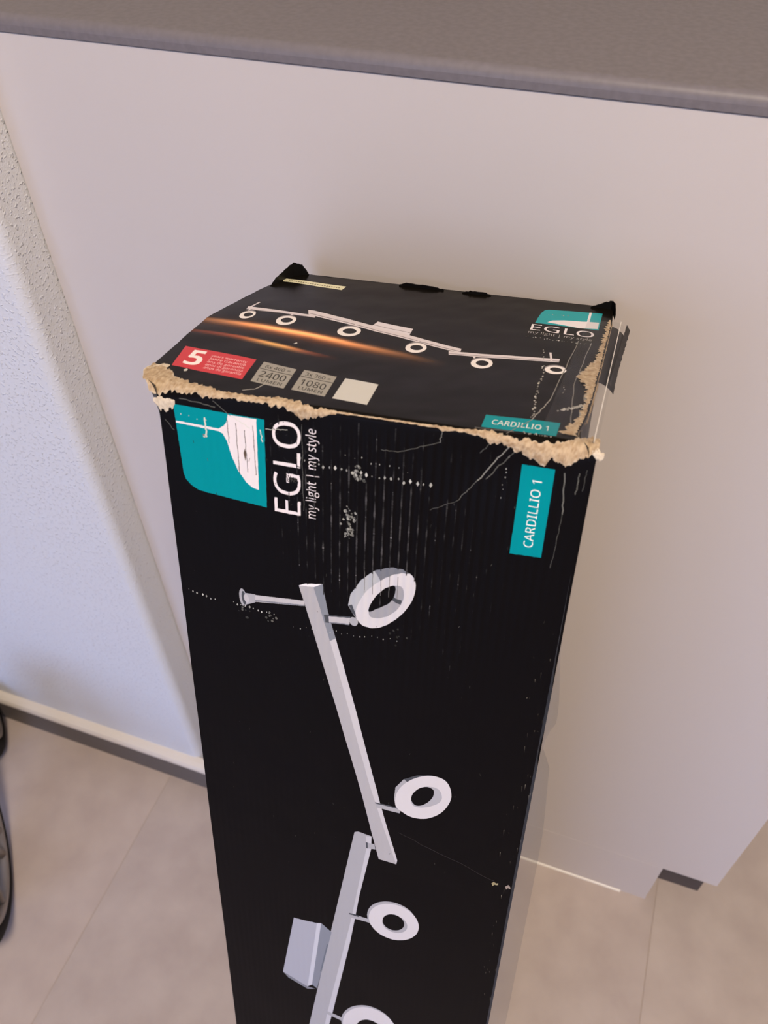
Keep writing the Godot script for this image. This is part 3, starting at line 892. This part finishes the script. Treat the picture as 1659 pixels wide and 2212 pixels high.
# ink rubbed off: on the corrugation ridges, in dotted lines, at creases
func wear_front(c: Canvas) -> void:
	rng.seed = 11
	var n := FastNoiseLite.new()
	n.seed = 8
	n.frequency = 0.09
	n.fractal_octaves = 3
	# ink rubbed thin along the ridges: long broken streaks
	for k in range(12, 42):
		var x := k * 4.0
		for j in 320:
			var t := 4.0 + j * 0.5
			var part := exp(-pow((x - 98.0) / 42.0, 2)) * exp(-pow((t - 52.0) / 48.0, 2))
			var worn := n.get_noise_2d(x * 5.0, t * 0.8) * 0.95 + rng.randf_range(-0.12, 0.12) + part * 1.1 - 0.55
			if worn > 0.0:
				var g := clampf(0.085 + 0.24 * worn, 0.08, 0.30) + (0.22 if rng.randf() > 0.985 else 0.0)
				var half := 0.16 + 0.30 * worn
				if x < 50.5 and t > 8.0 and t < 54.0: continue
				var at := c.px(Vector2(x, t))
				if at.x >= c.w or at.y < 0 or at.y >= c.h or c.image.get_pixel(int(at.x), int(at.y)).v > 0.4: continue
				c.fill(poly([x - half, t, x + half * rng.randf_range(0.5, 1.2), t, x + half, t + 0.55, x - half * rng.randf_range(0.5, 1.2), t + 0.55]), Color(g, g * 0.98, g))
	# dark cracks through the pale lamp shade of the logo
	for x: float in [32.2, 36.2, 40.2, 44.2]:
		c.line(jag(Vector2(x, rng.randf_range(10, 16)), Vector2(x + 0.3, rng.randf_range(30, 40) if x > 35 else 23.0), 14, 0.14), 0.28, Color(0.34, 0.31, 0.30))
	c.fill(poly([39.0, 27, 39.8, 24.5, 40.3, 27.2, 39.6, 31]), Color(0.36, 0.30, 0.26))
	for x: float in [96.2, 100.2, 104.2, 108.2, 112.2]:
		c.line(jag(Vector2(x, 79.0), Vector2(x, 92.0), 6, 0.1), 0.24, Color(0.45, 0.44, 0.44))
	# dotted rows
	var rows := [[Vector2(64, 25), Vector2(76, 27.5), 6, 0.6], [Vector2(76, 27.2), Vector2(127, 29), 18, 1.0], [Vector2(4, 112), Vector2(20, 114.5), 7, 0.7], [Vector2(28, 114), Vector2(52, 117), 11, 0.8], [Vector2(60, 122.0), Vector2(116, 117), 18, 0.45], [Vector2(10, 13.0), Vector2(26, 12.5), 4, 0.6], [Vector2(155, 9), Vector2(154, 32), 8, 0.5], [Vector2(86, 20), Vector2(118, 24), 8, 0.4]]
	for r in rows:
		for i in r[2]:
			var p: Vector2 = r[0].lerp(r[1], float(i) / r[2]) + Vector2(rng.randf_range(-0.5, 0.5), rng.randf_range(-0.9, 0.9))
			var s: float = r[3] * rng.randf_range(0.4, 1.0)
			var g := rng.randf_range(0.55, 0.8)
			c.fill(poly([p.x, p.y - s * 1.3, p.x + s * 0.8, p.y, p.x, p.y + s * 1.3, p.x - s * 0.7, p.y + 0.1]), Color(g, g, g * 0.97))
	# rubbed blotches
	for b in [[Vector2(88.5, 51), 3.6, 26, 0.62], [Vector2(88.5, 60), 3.8, 26, 0.6], [Vector2(92, 27), 3.6, 16, 0.66], [Vector2(94, 31), 2.4, 8, 0.5], [Vector2(33, 118), 4.5, 10, 0.4], [Vector2(48, 119), 3.5, 8, 0.45], [Vector2(113, 114), 5.0, 8, 0.22], [Vector2(21, 21.2), 0.9, 5, 0.72]]:
		for i in b[2]:
			var p: Vector2 = b[0] + Vector2(rng.randfn(0, b[1] * 0.42), rng.randfn(0, b[1] * 0.55))
			var g: float = b[3] * rng.randf_range(0.55, 1.1)
			var s := rng.randf_range(0.25, 0.8)
			c.fill(poly([p.x - s, p.y - s * 0.6, p.x, p.y - s * 1.2, p.x + s, p.y + s * 0.3, p.x + s * 0.2, p.y + s * 1.1, p.x - s * 0.8, p.y + s * 0.7]), Color(g, g, g * 0.96))
	# creases running down from the damaged corner
	for r in [[Vector2(155.0, 5.0), Vector2(143.5, 23.3), 0.5, 0.55], [Vector2(158.0, 6.0), Vector2(147.0, 22.0), 0.35, 0.4], [Vector2(143.5, 23.3), Vector2(136, 34), 0.3, 0.42], [Vector2(136, 34), Vector2(124.7, 40.6), 0.25, 0.35], [Vector2(127.5, 2.5), Vector2(126.6, 7.6), 0.3, 0.5], [Vector2(126.6, 7.6), Vector2(109.2, 14.8), 0.28, 0.4], [Vector2(109.2, 14.8), Vector2(102, 14.7), 0.25, 0.4], [Vector2(147.5, 4.5), Vector2(143.5, 10), 0.25, 0.4], [Vector2(178.4, 12.9), Vector2(180.2, 32.3), 0.55, 0.42], [Vector2(180.2, 32.3), Vector2(179.0, 60), 0.3, 0.3], [Vector2(184.3, 12), Vector2(184.0, 22), 0.4, 0.4], [Vector2(187, 10), Vector2(186.5, 20), 0.3, 0.3], [Vector2(26, 3.6), Vector2(34, 9.5), 0.3, 0.42], [Vector2(34, 9.5), Vector2(43, 14), 0.35, 0.85], [Vector2(10, 4.4), Vector2(27, 6.5), 0.55, 0.33], [Vector2(2, 16), Vector2(6, 21), 0.35, 0.33], [Vector2(21.5, 12.2), Vector2(21.8, 21.8), 0.8, 0.80], [Vector2(66.5, 9), Vector2(66.8, 52), 0.22, 0.42], [Vector2(50, 13.4), Vector2(60, 12.6), 0.3, 0.75], [Vector2(47.5, 14), Vector2(48.3, 20), 0.5, 0.8]]:
		c.line(jag(r[0], r[1], 9, 0.35), r[2], Color(r[3], r[3], r[3] * 0.96))
	# black scuffs across the letters
	for i in 30:
		var p := Vector2(rng.randf_range(52, 73), rng.randf_range(9, 55))
		c.line([p, p + Vector2(rng.randf_range(-1.2, 1.2), rng.randf_range(0.1, 1.2))], 0.22, Color(0.2, 0.19, 0.19))
	c.line(jag(Vector2(58, 26), Vector2(66, 30), 8, 0.8), 0.3, Color(0.15, 0.15, 0.15))
	for i in 5:
		c.line(jag(Vector2(59 + i, 34 + i * 0.4), Vector2(60 + i * 1.1, 38), 4, 0.6), 0.35, Color(0.25, 0.24, 0.23))
	# specks along the right edge and lower creases
	for i in 60:
		var p := Vector2(rng.randf_range(178, 189), rng.randf_range(110, 520))
		var g := rng.randf_range(0.16, 0.42)
		c.fill(poly([p.x - 0.25, p.y, p.x + 0.25, p.y - 0.3, p.x + 0.2, p.y + rng.randf_range(0.6, 5.0)]), Color(g, g * 0.95, g * 0.85))
	c.fill(poly([176.4, 286.4, 177.5, 284.8, 179.2, 285.6, 180.2, 284.9, 180.0, 287.0, 178.1, 287.2, 177.4, 288.8]), Color(0.62, 0.58, 0.45))
	c.fill(poly([184.4, 286.6, 186.0, 284.4, 187.2, 286.0, 187.6, 288.0, 186.0, 287.6, 185.2, 289.4]), Color(0.60, 0.55, 0.52))
	c.line(jag(Vector2(120, 260), Vector2(178, 284), 12, 0.8), 0.3, Color(0.22, 0.21, 0.21))
	for i in 70:
		var p := Vector2(rng.randf_range(3, 187), rng.randf_range(10, 330))
		var g := rng.randf_range(0.18, 0.36)
		c.line([p, p + Vector2(rng.randf_range(-0.6, 0.6), rng.randf_range(0.2, 2.0))], 0.2, Color(g, g, g * 0.95))


func print_top(c: Canvas) -> void:
	# printed streaks of warm light behind the small lamp
	var one := [[-18, 81.8], [14, 82.2], [45, 79.4], [71, 75.0], [112, 67.4]]
	var two := [[-18, 65.2], [12, 64.2], [33, 61.0], [65, 54.6]]
	for y in range(int(c.px(Vector2(0, 46)).y), int(c.px(Vector2(0, 96)).y)):
		for x in range(0, int(c.px(Vector2(122, 0)).x)):
			var a := c.a0 + x / c.sa
			var b := c.b0 + y / c.sb
			var glow := Vector3.ZERO
			var e := b - along(one, a)
			var strong: float = clampf((118.0 - a) / 70.0, 0.0, 1.0) * clampf(0.35 + (a + 18.0) / 60.0, 0.0, 1.0)
			var body := exp(-pow(e / 2.6, 2)) if e > 0 else exp(-pow(e / 4.4, 2))
			glow += Vector3(1.0, 0.70, 0.47) * body * strong * 1.05
			glow += Vector3(0.32, 0.15, 0.06) * exp(-pow((e + 3.0) / 8.0, 2)) * strong
			e = b - along(two, a)
			strong = clampf((68.0 - a) / 30.0, 0.0, 1.0) * clampf(0.4 + (a + 18.0) / 70.0, 0.0, 1.0)
			body = exp(-pow(e / 1.7, 2)) if e > 0 else exp(-pow(e / 3.4, 2))
			var hot := exp(-pow((a - 31.0) / 16.0, 2))
			glow += Vector3(0.74 + 0.22 * hot, 0.30 + 0.42 * hot, 0.20 + 0.22 * hot) * body * strong
			if glow.x > 0.02:
				var was := c.image.get_pixel(x, y)
				c.image.set_pixel(x, y, Color(minf(was.r + glow.x * 0.9, 0.97), minf(was.g + glow.y * 0.9, 0.88), minf(was.b + glow.z * 0.9, 0.76)))
	# warranty badge
	c.fill(poly([-8.0, 44.7, 30.3, 40.2, 32.6, 17.3, -3.7, 21.5]), Color(0.80, 0.25, 0.28))
	c.text("5", Vector2(-0.3, 25.0), Vector2(8.0, 24.4), Vector2(-2.2, 16.6), Color(0.97, 0.93, 0.92), true)
	var words := ["years warranty", "Jahre Garantie", "ans de garantie", "anni di garanzia", "años de garantía"]
	for i in 5:
		var f := i / 4.0
		c.text(words[i], Vector2(8.8 + f * 2.2, 36.4 - f * 13.3), Vector2(27.6 + f * 2.6, 34.6 - f * 13.4), Vector2(-0.25, 2.3), Color(0.95, 0.80, 0.79))
	# lumen badges
	var badge := Color(0.62, 0.60, 0.57)
	var dark := Color(0.13, 0.12, 0.11)
	c.fill(poly([34.5, 39.1, 51.8, 35.8, 53.5, 14.2, 36.8, 17.0]), badge)
	c.fill(poly([55.3, 36.4, 71.5, 34.6, 72.9, 12.4, 57.0, 14.2]), badge)
	c.text("6x 400 =", Vector2(37.4, 32.6), Vector2(50.2, 30.6), Vector2(-0.3, 3.4), dark)
	c.line([Vector2(35.4, 31.3), Vector2(52.4, 28.6)], 0.5, dark)
	c.text("2400", Vector2(38.0, 22.9), Vector2(51.0, 21.2), Vector2(-0.5, 6.0), dark)
	c.text("LUMEN", Vector2(39.2, 18.2), Vector2(51.2, 16.6), Vector2(-0.3, 3.0), dark)
	c.text("3x 360 =", Vector2(57.6, 30.6), Vector2(70.0, 29.0), Vector2(-0.3, 3.4), dark)
	c.line([Vector2(56.0, 29.2), Vector2(71.8, 27.2)], 0.5, dark)
	c.text("1080", Vector2(58.4, 20.4), Vector2(70.6, 18.8), Vector2(-0.5, 6.0), dark)
	c.text("LUMEN", Vector2(59.4, 15.8), Vector2(70.8, 14.5), Vector2(-0.3, 3.0), dark)
	# plain pale square
	c.fill(poly([75.7, 34.1, 91.7, 32.4, 92.6, 9.9, 76.6, 11.6]), Color(0.80, 0.79, 0.77))
	# the small lamp
	var lit := Color(0.85, 0.81, 0.82)
	var grey := Color(0.55, 0.52, 0.53)
	c.fill(poly([-1.6, 107.4, 36.9, 107.4, 37.4, 103.6, -1.0, 103.0]), lit)
	c.line([Vector2(-1.0, 103.4), Vector2(37.3, 104.0)], 0.7, grey)
	c.fill(poly([30.2, 114.3, 33.5, 114.7, 119.2, 88.7, 119.5, 83.0, 32.6, 107.6]), lit)
	c.line([Vector2(32.6, 109.6), Vector2(119.4, 84.8)], 0.8, grey)
	c.fill(poly([113.7, 83.5, 167.4, 90.8, 167.3, 86.4, 114.6, 78.9]), lit)
	c.line([Vector2(114.5, 80.4), Vector2(167.3, 87.8)], 0.7, grey)
	c.fill(poly([70.2, 110.8, 90.3, 106.9, 90.6, 97.4, 68.8, 102.4]), Color(0.86, 0.83, 0.85))
	c.line([Vector2(69.2, 105.4), Vector2(90.5, 100.4)], 0.6, grey)
	for s in [[-0.4, 105.6, 1.6, 116.1], [163.7, 87.0, 162.2, 98.2], [24.6, 101.6, 25.1, 105.5], [60.5, 100.9, 61.4, 104.9], [97.0, 88.3, 96.5, 93.6], [127.2, 78.7, 127.1, 81.8], [1.5, 99, 0.5, 105]]:
		c.line([Vector2(s[0], s[1]), Vector2(s[2], s[3])], 1.1, lit)
	for r in [[3.0, 95.0, 3.7, 6.2, -4], [25.0, 94.0, 4.9, 6.8, -4], [60.2, 91.2, 5.8, 7.2, -8], [97.6, 81.8, 5.0, 7.0, -8], [131.8, 73.6, 5.0, 6.4, -14], [166.6, 76.2, 4.9, 5.4, -26]]:
		var q := Vector2(r[0], r[1])
		var ax: Vector2 = Vector2.RIGHT.rotated(deg_to_rad(r[4])) * r[2]
		var ay: Vector2 = Vector2.DOWN.rotated(deg_to_rad(r[4])) * r[3]
		c.ellipse(q + Vector2(-0.3, 1.3), ax, ay, grey)
		c.ellipse(q, ax, ay, Color(0.93, 0.90, 0.89))
		c.ellipse(q + Vector2(0.2, 0.4), ax * 0.60, ay * 0.52, Color(0.11, 0.10, 0.10))
	# logo
	c.fill(poly([155.5, 163.0, 184.9, 166.0, 183.9, 138.0, 150.4, 138.1, 151.0, 147.0, 152.0, 156.0, 153.4, 161.0]), TEAL.lightened(0.12))
	c.fill(poly([156.6, 141.7, 158.9, 145.3, 165.0, 147.5, 174.0, 148.6, 177.0, 149.4, 178.8, 149.6, 183.7, 150.1, 183.4, 139.8, 174.0, 137.8, 165.6, 139.6]), PAPER)
	c.fill(poly([177.8, 165.4, 179.1, 165.6, 178.6, 149.0, 177.2, 149.0]), PAPER)
	c.text("EGLO", Vector2(148.8, 127.4), Vector2(181.8, 125.6), Vector2(0.2, 8.6), PAPER)
	c.text("my light | my style", Vector2(148.4, 122.2), Vector2(181.2, 120.2), Vector2(0.1, 3.4), Color(0.62, 0.60, 0.59))
	# name label
	c.fill(poly([142.6, 17.4, 173.4, 18.4, 172.7, 5.8, 142.4, 4.8]), TEAL)
	c.text("CARDILLIO 1", Vector2(146.0, 8.9), Vector2(169.0, 9.8), Vector2(0.1, 4.4), Color(0.93, 0.93, 0.92))
	# pale sticker at the back left, with a line of small print
	c.fill(poly([-3.3, 164.6, 37.2, 161.9, 36.7, 154.4, -0.5, 158.0]), Color(0.88, 0.86, 0.72))
	for i in 22:
		c.line([Vector2(2 + i * 1.5, 160.6 - i * 0.12), Vector2(2.9 + i * 1.5, 160.5 - i * 0.12)], 1.4, Color(0.42, 0.38, 0.26))
	# creases, cracks and rubbed specks
	rng.seed = 19
	for r in [[Vector2(174.6, 118.3), Vector2(167.3, 41.7), 0.45, 0.50], [Vector2(167.3, 41.7), Vector2(161.7, 18.1), 0.45, 0.62], [Vector2(161.7, 18.1), Vector2(153.2, 2.0), 0.4, 0.5], [Vector2(181.2, 117.2), Vector2(176.1, 60.5), 0.4, 0.5], [Vector2(176.1, 60.5), Vector2(177.8, 14.5), 0.4, 0.52], [Vector2(140, 3.6), Vector2(156, 4.4), 0.5, 0.45], [Vector2(42, 10), Vector2(44, 16), 0.5, 0.72], [Vector2(37, 7), Vector2(42, 10), 0.5, 0.7]]:
		c.line(jag(r[0], r[1], 8, 0.25), r[2], Color(r[3], r[3] * 0.97, r[3] * 0.93))
	for r in [[Vector2(160.8, 80), Vector2(161.4, 18), 30, 0.75], [Vector2(172, 31), Vector2(183, 40), 22, 1.2], [Vector2(181, 28), Vector2(183, 55), 24, 1.2], [Vector2(172, 58), Vector2(172.5, 48), 5, 0.6], [Vector2(158, 100), Vector2(161, 84), 6, 0.5], [Vector2(160, 5), Vector2(172, 4.4), 14, 0.6], [Vector2(156, 155), Vector2(168, 156), 7, 0.6], [Vector2(148, 117), Vector2(182, 115), 22, 0.6], [Vector2(4, 19), Vector2(5, 17), 2, 1.2], [Vector2(40, 66), Vector2(41, 65.4), 2, 1.0]]:
		for i in r[2]:
			var p: Vector2 = r[0].lerp(r[1], float(i) / r[2]) + Vector2(rng.randf_range(-0.7, 0.7), rng.randf_range(-0.7, 0.7))
			var s: float = r[3] * rng.randf_range(0.35, 1.1)
			var g := rng.randf_range(0.5, 0.8)
			c.fill(poly([p.x - s * 0.8, p.y, p.x, p.y - s * 1.4, p.x + s * 0.8, p.y + s * 0.2, p.x, p.y + s * 1.4]), Color(g, g * 0.98, g * 0.94))


# ------------------------------------------------------------------ wheeled frame at the left edge
func build_wheels() -> void:
	var t := thing("pushcart", "silver spoked wheel with black tyre and its frame, cut off by the left edge", "pushcart")
	var yaw := 0.6937
	t.transform = Transform3D(Basis(Vector3.UP, yaw), Vector3(-0.532, 0.0, 0.2328))
	# own axes: x along the axle towards the viewer, z along the tread
	wheel(t, Vector3(-0.0110, 0.120, 0), 0.120, 0.014)
	wheel(t, Vector3(-0.012, 0.050, -0.198), 0.050, 0.018)
	var st := SurfaceTool.new()
	st.begin(Mesh.PRIMITIVE_TRIANGLES)
	tube(st, Vector3(-0.06, 0.120, 0), Vector3(-0.06, 0.050, -0.196), 0.009, 0.009)
	tube(st, Vector3(-0.018, 0.120, 0), Vector3(-0.36, 0.120, 0), 0.008, 0.008)
	tube(st, Vector3(-0.006, 0.050, -0.196), Vector3(-0.30, 0.050, -0.196), 0.006, 0.006)
	st.generate_normals()
	put("axle_frame", st.commit(), m.rim, t)


func ring(rows: Array, n: int, axis_at: Vector3) -> ArrayMesh:    # rows of [radius, along the axle]
	var f := func(u: float, v: float) -> Vector3:
		var p: Array = rows[int(round(v * (rows.size() - 1)))]
		return axis_at + Vector3(p[1], p[0] * cos(TAU * u), p[0] * sin(TAU * u))
	return sheet(n, rows.size() - 1, f)


func wheel(t: Node3D, at: Vector3, r: float, half: float) -> void:
	var w := Node3D.new()
	w.name = "wheel"
	t.add_child(w, true)
	w.position = at
	var tyre := []
	for k in 17:
		var a := PI * 2.0 * k / 16.0
		tyre.append([r - half * 0.9 + half * 0.9 * sin(a), half * cos(a)])
	put("tyre", ring(tyre, 64, Vector3.ZERO), m.tyre, w)
	var ri := r - half * 1.55
	put("rim", ring([[ri, -half * 0.7], [ri + 0.004, -half * 0.2], [ri + 0.004, half * 0.6], [ri, half * 1.02], [ri - 0.006, half * 1.02], [ri - 0.009, half * 0.5], [ri - 0.009, -half * 0.6], [ri, -half * 0.7]], 64, Vector3.ZERO), m.rim, w)
	var st := SurfaceTool.new()
	st.begin(Mesh.PRIMITIVE_TRIANGLES)
	for k in 6:
		var a := TAU * (k + 0.35) / 6.0
		for s: float in [-0.16, 0.16]:
			tube(st, Vector3(half * 0.6, cos(a) * 0.012, sin(a) * 0.012), Vector3(half * 0.55, cos(a + s) * (ri - 0.004), sin(a + s) * (ri - 0.004)), 0.0045 * r / 0.12 + 0.001, 0.0055 * r / 0.12 + 0.001)
	tube(st, Vector3(-half, 0, 0), Vector3(half * 1.1, 0, 0), 0.02 * r / 0.12 + 0.004, 0.016 * r / 0.12 + 0.004, 20)
	st.generate_normals()
	put("spokes", st.commit(), m.rim, w)
